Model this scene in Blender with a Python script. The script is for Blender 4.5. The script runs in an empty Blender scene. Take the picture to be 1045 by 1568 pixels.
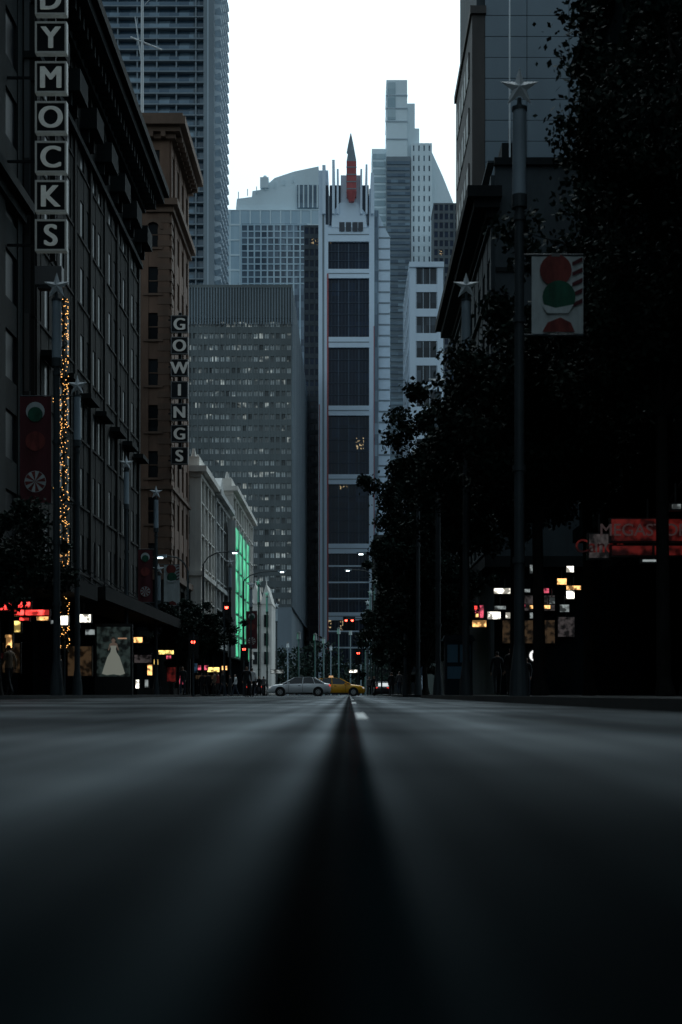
import bpy, math, random
import numpy as np
from mathutils import Vector
R=random.Random(7)
F=2177.0; EYE=0.16
def sx(px,d): return (px-535)/F*d
def sz(py,d): return (1063-py)/F*d+EYE
scene=bpy.context.scene
scene.view_settings.view_transform='Standard'
scene.view_settings.look='None'
scene.view_settings.exposure=0

# ------------------------------------------------------------ materials
def M(name,col,rough=.7,metal=0.,var=.25,scale=.8,bump=0.,emit=None,es=0.,spec=.5,streak=.3):
    m=bpy.data.materials.new(name); m.use_nodes=True
    nt=m.node_tree; N=nt.nodes; L=nt.links; b=N['Principled BSDF']
    tc=N.new('ShaderNodeTexCoord'); mp=N.new('ShaderNodeMapping')
    mp.inputs['Scale'].default_value=(1,1,streak)
    L.new(tc.outputs['Object'],mp.inputs[0])
    no=N.new('ShaderNodeTexNoise'); no.inputs['Scale'].default_value=scale
    no.inputs['Detail'].default_value=6; no.inputs['Roughness'].default_value=.65
    L.new(mp.outputs[0],no.inputs['Vector'])
    r=N.new('ShaderNodeMapRange'); r.inputs[1].default_value=.3; r.inputs[2].default_value=.7
    r.inputs[3].default_value=1-var; r.inputs[4].default_value=1+var
    L.new(no.outputs[0],r.inputs[0])
    vm=N.new('ShaderNodeVectorMath'); vm.operation='SCALE'
    vm.inputs[0].default_value=col; L.new(r.outputs[0],vm.inputs['Scale'])
    L.new(vm.outputs[0],b.inputs['Base Color'])
    b.inputs['Roughness'].default_value=rough; b.inputs['Metallic'].default_value=metal
    b.inputs['Specular IOR Level'].default_value=spec
    if bump:
        n2=N.new('ShaderNodeTexNoise'); n2.inputs['Scale'].default_value=scale*12; n2.inputs['Detail'].default_value=4
        L.new(tc.outputs['Object'],n2.inputs['Vector'])
        bp=N.new('ShaderNodeBump'); bp.inputs['Strength'].default_value=bump; bp.inputs['Distance'].default_value=.02
        L.new(n2.outputs[0],bp.inputs['Height']); L.new(bp.outputs[0],b.inputs['Normal'])
    if emit:
        b.inputs['Emission Color'].default_value=(*emit,1); b.inputs['Emission Strength'].default_value=es
    return m

def G(name,dark,light,cell,lit=.0,litcol=(1,.8,.5),lits=.6,rough=.12,p=3.,spec=.5,litscale=1.6):
    """window glass: every pane differs (blinds, interiors, a few lights on)"""
    m=bpy.data.materials.new(name); m.use_nodes=True
    nt=m.node_tree; N=nt.nodes; L=nt.links; b=N['Principled BSDF']
    tc=N.new('ShaderNodeTexCoord')
    sn=N.new('ShaderNodeVectorMath'); sn.operation='SNAP'; sn.inputs[1].default_value=cell
    ad=N.new('ShaderNodeVectorMath'); ad.operation='ADD'; ad.inputs[1].default_value=(.37,.37,.21)
    L.new(tc.outputs['Object'],ad.inputs[0]); L.new(ad.outputs[0],sn.inputs[0])
    wn=N.new('ShaderNodeTexWhiteNoise'); L.new(sn.outputs[0],wn.inputs['Vector'])
    pw=N.new('ShaderNodeMath'); pw.operation='POWER'; pw.inputs[1].default_value=p
    L.new(wn.outputs['Value'],pw.inputs[0])
    # large soft patches: blinds, plus slow reflections put into the pane colour
    nb=N.new('ShaderNodeTexNoise'); nb.inputs['Scale'].default_value=.06; nb.inputs['Detail'].default_value=4; L.new(tc.outputs['Object'],nb.inputs['Vector'])
    rb=N.new('ShaderNodeMapRange'); rb.inputs[1].default_value=.35; rb.inputs[2].default_value=.65; rb.inputs[3].default_value=.35; rb.inputs[4].default_value=1.; L.new(nb.outputs[0],rb.inputs[0])
    mb=N.new('ShaderNodeMath'); mb.operation='MULTIPLY'; L.new(pw.outputs[0],mb.inputs[0]); L.new(rb.outputs[0],mb.inputs[1])
    mx=N.new('ShaderNodeMix'); mx.data_type='RGBA'
    mx.inputs['A'].default_value=(*dark,1); mx.inputs['B'].default_value=(*light,1)
    L.new(mb.outputs[0],mx.inputs['Factor']); L.new(mx.outputs['Result'],b.inputs['Base Color'])
    b.inputs['Roughness'].default_value=rough; b.inputs['Specular IOR Level'].default_value=spec
    if lit>0:
        sp=N.new('ShaderNodeSeparateColor'); L.new(wn.outputs['Color'],sp.inputs[0])
        gt=N.new('ShaderNodeMath'); gt.operation='GREATER_THAN'; gt.inputs[1].default_value=1-lit
        L.new(sp.outputs[1],gt.inputs[0])
        ms=N.new('ShaderNodeMath'); ms.operation='MULTIPLY'; ms.inputs[1].default_value=lits
        L.new(gt.outputs[0],ms.inputs[0])
        n9=N.new('ShaderNodeTexNoise'); n9.inputs['Scale'].default_value=litscale; L.new(tc.outputs['Object'],n9.inputs['Vector'])
        g9=N.new('ShaderNodeMapRange'); g9.inputs[1].default_value=.52; g9.inputs[2].default_value=.62; L.new(n9.outputs[0],g9.inputs[0])
        m9=N.new('ShaderNodeMath'); m9.operation='MULTIPLY'; L.new(ms.outputs[0],m9.inputs[0]); L.new(g9.outputs[0],m9.inputs[1])
        L.new(m9.outputs[0],b.inputs['Emission Strength'])
        b.inputs['Emission Color'].default_value=(*litcol,1)
    no=N.new('ShaderNodeTexNoise'); no.inputs['Scale'].default_value=.6
    L.new(tc.outputs['Object'],no.inputs['Vector'])
    bp=N.new('ShaderNodeBump'); bp.inputs['Strength'].default_value=.15; bp.inputs['Distance'].default_value=.05
    L.new(no.outputs[0],bp.inputs['Height']); L.new(bp.outputs[0],b.inputs['Normal'])
    return m
def E(name,col,s,base=(.1,.1,.1)):
    return M(name,base,.5,var=.1,emit=col,es=s)

# ------------------------------------------------------------ builders
class Part:
    def __init__(s,mat): s.v=[]; s.f=[]; s.mat=mat; s.smooth=False
    def add(s,vs,fs):
        o=len(s.v); s.v+= [tuple(v) for v in vs]; s.f+=[tuple(i+o for i in f) for f in fs]
    def box(s,x0,x1,y0,y1,z0,z1):
        s.add([(x0,y0,z0),(x1,y0,z0),(x1,y1,z0),(x0,y1,z0),(x0,y0,z1),(x1,y0,z1),(x1,y1,z1),(x0,y1,z1)],
              [(0,3,2,1),(4,5,6,7),(0,1,5,4),(1,2,6,5),(2,3,7,6),(3,0,4,7)])
    def fbox(s,fr,u0,u1,n0,n1,z0,z1):
        ox,oy,ux,uy=fr; nx,ny=uy,-ux
        def q(u,n,z): return (ox+ux*u+nx*n,oy+uy*u+ny*n,z)
        s.add([q(u0,n1,z0),q(u1,n1,z0),q(u1,n0,z0),q(u0,n0,z0),q(u0,n1,z1),q(u1,n1,z1),q(u1,n0,z1),q(u0,n0,z1)],
              [(0,3,2,1),(4,5,6,7),(0,1,5,4),(1,2,6,5),(2,3,7,6),(3,0,4,7)])
    def tube(s,p,q,r0,r1,n=8,caps=True):
        p=Vector(p); q=Vector(q); d=(q-p).normalized()
        a=d.orthogonal().normalized(); b=d.cross(a); vs=[]
        for c,r in ((p,r0),(q,r1)):
            for i in range(n):
                t=2*math.pi*i/n; vs.append(c+a*math.cos(t)*r+b*math.sin(t)*r)
        fs=[(i,(i+1)%n,n+(i+1)%n,n+i) for i in range(n)]
        if caps: fs+=[tuple(range(n-1,-1,-1)),tuple(range(n,2*n))]
        s.add(vs,fs)
    def prism(s,pts,off):
        n=len(pts); o=Vector(off)
        vs=[Vector(p) for p in pts]+[Vector(p)+o for p in pts]
        s.add(vs,[tuple(range(n)),tuple(range(2*n-1,n-1,-1))]+[(i,n+i,n+(i+1)%n,(i+1)%n) for i in range(n)])
    def disc(s,c,r,n=20,t=.01):
        s.prism([(c[0]+r*math.cos(2*math.pi*i/n),c[1],c[2]+r*math.sin(2*math.pi*i/n)) for i in range(n)],(0,t,0))

import bmesh
class Thing:
    def __init__(s,name,loc=(0,0,0),rot=0):
        s.e=bpy.data.objects.new(name,None); s.e.location=loc; s.e.rotation_euler[2]=rot
        scene.collection.objects.link(s.e); s.parts={}
    def p(s,n,mat=None):
        if n not in s.parts: s.parts[n]=Part(mat)
        return s.parts[n]
    def child(s,o):
        scene.collection.objects.link(o); o.parent=s.e
    def done(s):
        for n,p in s.parts.items():
            if not p.v: continue
            me=bpy.data.meshes.new(n); me.from_pydata(p.v,[],p.f); me.materials.append(p.mat)
            if p.smooth:
                for f in me.polygons: f.use_smooth=True
            o=bpy.data.objects.new(n,me); s.child(o)
            me.update()
            bm=bmesh.new(); bm.from_mesh(me); bmesh.ops.recalc_face_normals(bm,faces=bm.faces); bm.to_mesh(me); bm.free()
        return s
def text(T,txt,x,y,z,size,mat,part='lettering',rotz=0,off=0.,sy=1.):
    c=bpy.data.curves.new(part,'FONT'); c.body=txt; c.size=size; c.align_x='CENTER'; c.align_y='CENTER'
    c.extrude=.03; c.offset=off
    t=bpy.data.objects.new('tmp',c); scene.collection.objects.link(t)
    dg=bpy.context.evaluated_depsgraph_get()
    me=bpy.data.meshes.new_from_object(t.evaluated_get(dg)); bpy.data.objects.remove(t)
    me.materials.clear(); me.materials.append(mat)
    # centre the glyph on its own bounds
    if me.vertices:
        xs=[v.co.x for v in me.vertices]; ys=[v.co.y for v in me.vertices]; mx=(min(xs)+max(xs))/2; my=(min(ys)+max(ys))/2
        for v in me.vertices: v.co.x-=mx; v.co.y=(v.co.y-my)*sy
    o=bpy.data.objects.new(part,me); o.location=(x,y,z); o.rotation_euler=(math.pi/2,0,rotz); T.child(o)
def boldtext(T,ch,x,y,z,size,mat,w):
    for k,dx in enumerate((-w,-w/3,w/3,w)): text(T,ch,x+dx,y-.0015*k,z,size,mat)

def grid(T,fr,W,z0,z1,cols,rows,pier,span,dep,wall,glass,tag='',ends=None,mull=0,sill=None):
    g=T.p('windows'+tag,glass); g.fbox(fr,.05,W-.05,-.4,0,z0,z1-.05)
    w=T.p('walls'+tag,wall)
    cw=W/cols
    for i in range(cols+1):
        c=i*cw; a=max(0,c-pier/2); b=min(W,c+pier/2)
        if i==0 and ends: b=ends
        if i==cols and ends: a=W-ends
        w.fbox(fr,a,b,-.1,dep,z0,z1+.01)
        if mull and i<cols:
            for k in range(1,mull):
                w.fbox(fr,c+cw*k/mull-.05,c+cw*k/mull+.05,-.1,dep*.4,z0,z1)
    fh=(z1-z0)/rows
    for j in range(rows+1):
        c=z0+j*fh
        w.fbox(fr,.02,W-.02,-.1,dep*.7,max(z0,c-span/2),min(z1,c+span/2))
        if sill:
            w.fbox(fr,.0,W,-.1,sill,c+span/2,c+span/2+.12)

def building(name,x0,x1,y0,y1,z1,wall,glass,front=None,side='R',sidegrid=None,z0=0.,ext=True):
    T=Thing(name)
    T.p('core',wall).box(x0+.3,x1-.3,y0+.3,y1-.3,0,z1-.1)
    if front: grid(T,(x0,y0,1,0),x1-x0,z0,z1,wall=wall,glass=glass,**front)
    if sidegrid:
        if side in('R','B'): grid(T,(x1,y0,0,1),y1-y0,z0,z1,wall=wall,glass=glass,tag='_side',**sidegrid)
        if side in('L','B'): grid(T,(x0,y1,0,-1),y1-y0,z0,z1,wall=wall,glass=glass,tag='_side_b',**sidegrid)
    T.p('roof',wall).box(x0+.1,x1-.1,y0+.1,y1-.1,z1-.08,z1+.15)
    return T

# ------------------------------------------------------------ camera
cam=bpy.data.cameras.new('camera'); co=bpy.data.objects.new('camera',cam); scene.collection.objects.link(co)
co.location=(0,0,EYE); co.rotation_euler=(math.pi/2,0,0)
cam.sensor_fit='HORIZONTAL'; cam.sensor_width=24; cam.lens=50
cam.shift_x=-12.5/1045; cam.shift_y=279/1045
cam.clip_start=.02; cam.clip_end=6000
cam.dof.use_dof=True; cam.dof.focus_distance=130; cam.dof.aperture_fstop=1.8
scene.camera=co

# ------------------------------------------------------------ world
w=bpy.data.worlds.new('World'); scene.world=w; w.use_nodes=True
N=w.node_tree.nodes; L=w.node_tree.links; bg=N['Background']
sky=N.new('ShaderNodeTexSky'); sky.sky_type='NISHITA'; sky.sun_disc=False
SE=math.radians(54); SA=math.radians(6); sky.sun_elevation=SE; sky.sun_rotation=SA
sky.air_density=1.5; sky.dust_density=4; sky.ozone_density=1
hs=N.new('ShaderNodeHueSaturation'); hs.inputs['Saturation'].default_value=.20
L.new(sky.outputs[0],hs.inputs['Color'])
tint=N.new('ShaderNodeMix'); tint.data_type='RGBA'; tint.blend_type='MULTIPLY'; tint.inputs['Factor'].default_value=1
tint.inputs['B'].default_value=(.86,1.08,1.18,1)
L.new(hs.outputs[0],tint.inputs['A']); L.new(tint.outputs['Result'],bg.inputs[0]); bg.inputs[1].default_value=.132
sl=bpy.data.lights.new('sun','SUN'); sl.energy=.5; sl.angle=math.radians(25); sl.color=(1,.98,.95)
so=bpy.data.objects.new('sun',sl); scene.collection.objects.link(so)
so.rotation_euler=Vector((math.sin(SA)*math.cos(SE),math.cos(SA)*math.cos(SE),math.sin(SE))).to_track_quat('Z','Y').to_euler()

# ------------------------------------------------------------ ground, road
def sheet(name,x0,x1,y0,y1,z,mat):
    me=bpy.data.meshes.new(name); me.from_pydata([(x0,y0,z),(x1,y0,z),(x1,y1,z),(x0,y1,z)],[],[(0,1,2,3)])
    me.materials.append(mat); o=bpy.data.objects.new(name,me); scene.collection.objects.link(o); return o
asph=M('ground_mat',(.03,.034,.036),.8,var=.3,scale=.3)
sheet('ground',-3000,3000,-1500,4500,-.006,asph)
def roadmat():
    m=bpy.data.materials.new('wet_asphalt'); m.use_nodes=True
    nt=m.node_tree; N=nt.nodes; L=nt.links; N.remove(N['Principled BSDF'])
    tc=N.new('ShaderNodeTexCoord'); sp=N.new('ShaderNodeSeparateXYZ'); L.new(tc.outputs['Object'],sp.inputs[0])
    def math_(op,a,bb=None,v=None):
        n=N.new('ShaderNodeMath'); n.operation=op; L.new(a,n.inputs[0])
        if bb is not None: L.new(bb,n.inputs[1])
        if v is not None: n.inputs[1].default_value=v
        return n.outputs[0]
    def rng_(src,lo,hi,a,b_):
        r=N.new('ShaderNodeMapRange'); r.inputs[1].default_value=lo; r.inputs[2].default_value=hi; r.inputs[3].default_value=a; r.inputs[4].default_value=b_
        L.new(src,r.inputs[0]); return r.outputs[0]
    def noise(scale,mscale,lo,hi,a,b_,det=3):
        mp=N.new('ShaderNodeMapping'); mp.inputs['Scale'].default_value=mscale; L.new(tc.outputs['Object'],mp.inputs[0])
        n=N.new('ShaderNodeTexNoise'); n.inputs['Scale'].default_value=scale; n.inputs['Detail'].default_value=det; L.new(mp.outputs[0],n.inputs['Vector'])
        return rng_(n.outputs[0],lo,hi,a,b_)
    cr=N.new('ShaderNodeValToRGB'); cr.color_ramp.interpolation='B_SPLINE'; L.new(rng_(sp.outputs[0],-2,2,0,1),cr.inputs[0])
    e=cr.color_ramp.elements; e[0].position=0; e[0].color=(.4,.4,.4,1); e[1].position=1; e[1].color=(.5,.5,.5,1)
    for xw,v in((-1.75,.3),(-1.3,.6),(-.9,.55),(-.55,.95),(-.38,1.),(-.25,.42),(-.18,.4),(-.12,.95),(-.09,.9),(-.06,.15),(-.035,.05),(-.015,.08),(.0,.35),(.012,.6),(.024,.6),(.038,.35),(.06,.75),(.11,.4),(.22,.3),(.38,.4),(.6,.95),(.9,.85),(1.4,.45),(1.8,.6)):
        q=e.new((xw+2)/4); q.color=(v,v,v,1)  # tracks and seams, plus reflected-light bands put into colour and gloss
    a=math_('MULTIPLY',cr.outputs[0],noise(1,(5,.05,1),.3,.7,.65,1.25))
    a=math_('MULTIPLY',a,noise(1.1,(.8,.15,1),.35,.65,.5,1.25))
    a=math_('MULTIPLY',a,noise(1.0,(.12,.35,1),.35,.65,.6,1.25))
    col=N.new('ShaderNodeVectorMath'); col.operation='SCALE'; col.inputs[0].default_value=(.0055,.0135,.0165); L.new(a,col.inputs['Scale'])
    n2=N.new('ShaderNodeTexNoise'); n2.inputs['Scale'].default_value=60; n2.inputs['Detail'].default_value=5; L.new(tc.outputs['Object'],n2.inputs['Vector'])
    bp=N.new('ShaderNodeBump'); bp.inputs['Strength'].default_value=.4; bp.inputs['Distance'].default_value=.004
    L.new(n2.outputs[0],bp.inputs['Height'])
    df=N.new('ShaderNodeBsdfDiffuse'); L.new(col.outputs[0],df.inputs[0])
    gs=N.new('ShaderNodeBsdfGlossy'); gs.inputs[0].default_value=(.84,.93,1,1); L.new(bp.outputs[0],gs.inputs['Normal'])
    # the tar joint is smoother than the asphalt around it
    jd=math_('ABSOLUTE',math_('SUBTRACT',sp.outputs[0],v=.018))
    L.new(rng_(jd,.01,.035,.10,.34),gs.inputs['Roughness'])
    # patchy gloss; falloff steepened to darken the near road, reflective only at grazing angles
    fn=N.new('ShaderNodeFresnel'); fn.inputs[0].default_value=1.10
    k=math_('MULTIPLY',math_('MULTIPLY',math_('POWER',fn.outputs[0],v=1.4),a),v=.27)
    cl_=N.new('ShaderNodeClamp'); L.new(k,cl_.inputs[0])
    mx=N.new('ShaderNodeMixShader'); L.new(cl_.outputs[0],mx.inputs[0]); L.new(df.outputs[0],mx.inputs[1]); L.new(gs.outputs[0],mx.inputs[2])
    L.new(mx.outputs[0],N['Material Output'].inputs[0])
    return m
road=roadmat()
sheet('road',-9.8,2.9,-120,900,0,road)
sheet('cross_street',-80,-9.8,94.5,108.5,-.002,road)
sheet('cross_street',2.9,80,57.5,76.5,-.002,road)
pav=M('pavement_mat',(.022,.026,.028),.8,var=.3,scale=1.2,spec=.2); kerb=M('kerb_mat',(.03,.035,.037),.8,spec=.2)
def pavement(x0,x1,y0,y1,kx):
    T=Thing('pavement'); T.p('paving',pav).box(x0,x1,y0,y1,-.05,.12)
    if kx<0: T.p('kerb',kerb).box(x1,x1+.15,y0,y1,-.05,.123)
    else: T.p('kerb',kerb).box(x0-.15,x0,y0,y1,-.05,.123)
    T.done()
pavement(-14.6,-9.95,-120,94.3,-1); pavement(-14.6,-9.95,108.7,420,-1)
pavement(3.05,9.6,-120,57.3,1); pavement(3.05,9.6,76.7,420,1)
white=M('road_paint',(.7,.74,.74),.6,var=.4,scale=8)
T=Thing('lane_marking')
for y in (9,24,39,54,69,84,118,133,150,170,190): T.p('dash',white).box(.05,.12,y,y+2.8,.001,.005)
T.done()
T=Thing('stop_line')
T.p('paint',white).box(-9.6,2.7,91,91.4,.001,.005); T.done()

# ------------------------------------------------------------ materials for buildings
stone_dk=M('dark_stone',(.017,.022,.023),.9,var=.4,scale=.5,bump=.3,spec=.15)  # near-black base colour, mottled by noise
stone_md=M('sandstone_dirty',(.024,.026,.025),.9,var=.4,scale=.5,bump=.3,spec=.15)
brick=M('brown_brick',(.150,.088,.060),.9,var=.35,scale=.6,bump=.3)
trim=M('terracotta_trim',(.13,.08,.055),.85,var=.3,scale=.6)
cream=M('cream_stone',(.60,.58,.54),.8,var=.3,scale=.4,bump=.2)
cream2=M('grey_render',(.42,.43,.42),.8,var=.3,scale=.4)
winL=G('sash_glass',(.02,.024,.026),(.17,.185,.19),(1.7,1.7,3.4),rough=.35,p=.9,spec=.15)
winD=G('dark_glass',(.005,.007,.009),(.03,.035,.038),(1.3,1.3,3.),rough=.4,spec=.1)
shopg=M('shop_glass',(.003,.004,.005),1.,spec=.0)
black=M('black_metal',(.012,.014,.015),.5,.3,var=.2)
fas=M('awning_fascia',(.012,.015,.016),.9,spec=.1)

# ---------------- left side
T=building('corner_office_building',-40,-14.3,-30,61.5,46,stone_dk,winD,side='R',sidegrid=dict(cols=24,rows=12,pier=1.6,span=1.3,dep=.16),z0=6)
c=T.p('cornice',stone_dk)
for z,o in((6,.5),(20.5,.35),(20.9,.7),(38,.6),(45,1.),(45.5,1.5)): c.box(-14.4,-14.3+o,-30,61.5,z,z+.42)
sh=T.p('shopfront',shopg); sh.box(-14.7,-14.32,-30,61.4,.12,5.98)
T.done()

X=-13.8
T=building('heritage_arcade_building',-38,X,62,92.7,33,stone_md,winL,
   front=None,side='R',sidegrid=dict(cols=18,rows=8,pier=.75,span=1.35,dep=.07,sill=.12),z0=5.6)
c=T.p('cornice',stone_dk)
c.box(-38,X+.5,61.7,92.9,31.6,32.1); c.box(-38,X+1.0,61.5,93.2,32.1,32.5); c.box(-38,X+1.6,61.2,93.8,32.5,33.0); c.box(-38,X+1.9,61.0,94.1,33.0,33.5)
c.box(-38,X+.1,61.8,92.8,33.5,35)
c.box(-38,X+.4,61.8,92.8,5.2,5.8); c.box(-37.9,X+.35,61.9,92.8,27.9,28.2)
y=62.4
while y<92.5:
    c.box(X+.1,X+1.2,y,y+.3,31.75,32.3); y+=1.
bal=T.p('balconies',stone_dk)
for k in range(7):
    y=63.3+k*4.55
    bal.box(X+.1,X+.95,y,y+2.1,29.0,29.25); bal.box(X+.85,X+.95,y,y+2.1,29.25,30.05); bal.box(X+.1,X+.85,y,y+.1,29.25,30.05); bal.box(X+.1,X+.85,y+2.,y+2.1,29.25,30.05)
    bal.box(X+.1,X+.5,y+.2,y+.45,28.4,29); bal.box(X+.1,X+.5,y+1.65,y+1.9,28.4,29)
    bal.box(X+.1,X+.7,y-.2,y+2.3,15.2,15.45)
pl=T.p('pilasters',stone_md)
for k in range(8):
    y=62.1+k*4.32
    pl.box(X+.02,X+.16,y,y+.55,5.8,31.6)
T.p('shopfront',shopg).box(X-.4,X-.02,62.1,92.6,.12,5.2)
T.done()

T=Thing('brick_department_store')
x0,x1,y0,y1=-34,-13.9,110,122
T.p('core',brick).box(x0+.3,x1-.3,y0+.3,y1-.3,0,44)
f=(x0,y0,1,0); s_=(x1,y0,0,1)
W=x1-x0
grid(T,f,W,9,37.5,8,8,1.75,1.45,.16,brick,winD,tag='')
grid(T,s_,y1-y0,9,37.5,4,8,1.6,1.45,.14,brick,winD,tag='_side')
grid(T,f,W,38.3,43,8,1,1.5,1.5,.16,brick,winD,tag='_attic')
grid(T,s_,y1-y0,38.3,43,4,1,1.5,1.5,.14,brick,winD,tag='_attic_side')
grid(T,f,W,.12,9,5,2,1.2,1.,.3,stone_md,winD,tag='_base')
grid(T,s_,y1-y0,.12,9,3,2,1.,1.,.3,stone_md,winD,tag='_base_side')
c=T.p('cornice',trim)
for z,h,o in((9,.5,.5),(16,.25,.3),(37.4,.45,.35),(37.85,.5,.7),(43,.4,.5),(43.4,.4,.9),(43.8,.6,1.35),(44.4,.3,1.15)):
    c.box(x0,x1+o,y0-o,y1+.3,z,z+h)
for k in range(22):
    c.box(x0+k*.93,x0+k*.93+.35,y0-.95,y0-.2,43.0,43.38)
for k in range(12):
    c.box(x1+.2,x1+.95,y0+.2+k*1.,y0+.5+k*1.,43.0,43.38)
q=T.p('quoins',trim)
z=9.6
while z<37:
    q.box(x1-.9,x1+.19,y0-.19,y0+.9,z,z+.45); z+=.9
sa=T.p('sashes',trim)
for k in range(8):
    cx=x0+(k+.5)*W/8
    for i in range(6):
        a0=math.pi*i/6; a1=math.pi*(i+1)/6
        q.prism([(cx+.55*math.cos(a),y0-.17,36.1+.55*math.sin(a)) for a in (a0,a1)]+[(cx+.8*math.cos(a),y0-.17,36.1+.8*math.sin(a)) for a in (a1,a0)],(0,-.08,0))
    for j in range(8):
        zb=9+28.5/8*(j)+.725
        sa.box(cx-.75,cx+.75,y0-.24,y0-.12,zb-.12,zb+.05); sa.box(cx-.37,cx+.37,y0-.05,y0-.01,zb+1.0,zb+1.08)
T.done()
T=Thing('antenna_mast')
mm=M('mast_metal',(.5,.54,.56),.4,.1)
t=T.p('pole',mm); t.tube((sx(218,113),113,44),(sx(218,113),113,60),.13,.09)
t.tube((sx(200,113),113,52.4),(sx(248,113),113,51.4),.06,.06); t.tube((sx(218,113),113,50),(sx(207,113),113,54),.04,.04)
t.tube((sx(222,113),113,55),(sx(240,113),113,56),.03,.03)
T.done()

signw=M('sign_white',(.60,.62,.60),.5,var=.2,scale=3,emit=(.75,.88,.85),es=.07); signd=M('sign_dark',(.010,.013,.015),.7,spec=.2)
def blade(name,letters,px,ys,box,d,mat,xin,bold,fm):
    T=Thing(name,(sx(px,d),d,0))
    fr=T.p('frame',fm); bk=T.p('backing',signd)
    for ch,py in zip(letters,ys):
        z=sz(py,d); h=box/2
        bk.box(-h,h,-.0,.3,z-h,z+h)
        t=.05*box
        fr.box(-h-.01,h+.01,-.04,.31,z+h-t,z+h+.01); fr.box(-h-.01,h+.01,-.04,.31,z-h-.01,z-h+t)
        fr.box(-h-.012,-h+t,-.038,.308,z-h+t,z+h-t); fr.box(h-t,h+.012,-.038,.308,z-h+t,z+h-t)
        boldtext(T,ch,0,-.03,z,box*.98,mat,bold*box)
    zt=sz(ys[0],d)+box/2; zb=sz(ys[-1],d)-box/2
    s=T.p('spine',signd); s.box(-.12,.12,.32,.5,zb-.3,zt+.3)
    for k in range(4):
        z=zb+.3+(zt-zb-.6)*k/3; s.box(xin,-.1,.35,.43,z,z+.1)
    T.done(); return T
signfr=M('sign_frame_light',(.38,.40,.39),.5,var=.2,scale=3,emit=(.75,.88,.85),es=.03)
blade('bookshop_blade_sign','DYMOCKS',78,[-2,57,118,179,240,300,360],1.28,58.6,signw,-1.95,.03,signfr)
signg=M('sign_grey',(.45,.46,.44),.5,var=.15,emit=(.8,.85,.8),es=.05)
signf=M('sign_frame_grey',(.11,.11,.11),.5)
blade('store_blade_sign','GOWINGS',275,[496,529,563,597,631,664,698],1.3,109,signg,-.9,.04,signf)
T=Thing('sign_lantern',(sx(74,58.6),58.6,0))
T.p('housing',signf).box(-.55,.55,0,.5,sz(435,58.6),sz(407,58.6)); T.p('cap',black).box(-.45,.45,.03,.45,sz(441,58.6),sz(435.2,58.6)); T.done()

def awning(x0,x1,y0,y1,z,out):
    T=Thing('awning'); T.p('deck',fas).box(x0,x1,y0,y1,z,z+.18)
    if out>0: T.p('fascia',fas).box(x1,x1+.1,y0,y1,z-.15,z+.45)
    else: T.p('fascia',fas).box(x0-.1,x0,y0,y1,z-.15,z+.45)
    T.p('end_fascia',fas).box(x0,x1,y0-.08,y0-.001,z-.1,z+.4)
    y=y0+2
    while y<y1:
        (T.p('stays',black)).tube(((x1-.2) if out>0 else (x0+.2),y,z+.2),(x0 if out>0 else x1,y,z+2.2),.03,.03,6); y+=5
    T.done()
awning(-14.25,-10.9,20,61,4.3,1); awning(-13.75,-10.9,63,92,4.5,1); awning(-13.85,-11,110.3,121,4.6,1)
awning(7.4,8.95,35,41,3.9,-1); awning(6.0,7.98,84,104,4.8,-1)

def herit(name,x1,y0,y1,h,mat,rows,cols,ped=True,win=winD):
    T=building(name,x1-14,x1,y0,y1,h,mat,win,front=dict(cols=5,rows=rows,pier=1.1,span=1.3,dep=.25),side='R',
       sidegrid=dict(cols=cols,rows=rows,pier=1.1,span=1.3,dep=.2,sill=.45),z0=5)
    c=T.p('cornice',mat)
    c.box(x1-14,x1+.5,y0-.4,y1,h,h+.4); c.box(x1-14,x1+1.0,y0-.9,y1+.1,h+.4,h+.9); c.box(x1-14,x1+.3,y0-.2,y1,h+.9,h+1.8)
    c.box(x1-14,x1+.6,y0-.5,y1,4.6,5.2); c.box(x1-14,x1+.6,y0-.5,y1,h*.55,h*.55+.4)
    if ped:
        ym=(y0+y1)/2; a=(y1-y0)*.16
        c.prism([(x1+.3,ym-a,h+1.8),(x1+.3,ym+a,h+1.8),(x1+.3,ym,h+1.8+a*.6)],(-1,0,0))
    for k in range(cols+1):
        y=y0+(y1-y0)*k/cols
        T.p('urns',mat).tube((x1-.2,y,h+1.8),(x1-.2,y,h+2.5),.25,.1)
        T.p('pilasters',mat).box(x1+.01,x1+.45,y-.22,y+.22,5.2,h)
    T.p('shopfront',shopg).box(x1-.5,x1-.05,y0+.2,y1-.2,.12,4.6)
    T.done()
herit('heritage_shop_building',-13.3,123.5,136,19.0,cream,5,4,ped=False)
herit('heritage_shop_building',-13.2,136.5,152,18.8,cream2,5,4)
herit('heritage_shop_building',-12.9,152.5,184,21.5,cream,6,8,ped=False)
T=Thing('green_lit_screen')
gm=bpy.data.materials.new('green_light'); gm.use_nodes=True
N=gm.node_tree.nodes; L=gm.node_tree.links; b=N['Principled BSDF']; tc=N.new('ShaderNodeTexCoord')
br=N.new('ShaderNodeTexNoise'); br.inputs['Scale'].default_value=.5; br.inputs['Detail'].default_value=7; L.new(tc.outputs['Object'],br.inputs['Vector'])
cr=N.new('ShaderNodeValToRGB'); cr.color_ramp.elements[0].color=(0,.10,.06,1); cr.color_ramp.elements[0].position=.34; cr.color_ramp.elements[1].color=(.07,.9,.42,1); cr.color_ramp.elements[1].position=.66
L.new(br.outputs[0],cr.inputs[0]); L.new(cr.outputs[0],b.inputs['Emission Color']); b.inputs['Emission Strength'].default_value=.85; b.inputs['Base Color'].default_value=(.02,.1,.06,1)
g=T.p('led_panel',gm)
for j in range(6):
    for k in range(4):
        y=148+k*5.2; z=4.2+j*2.3
        g.box(-12.1,-11.9,y,y+4.6,z,z+1.95)
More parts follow.
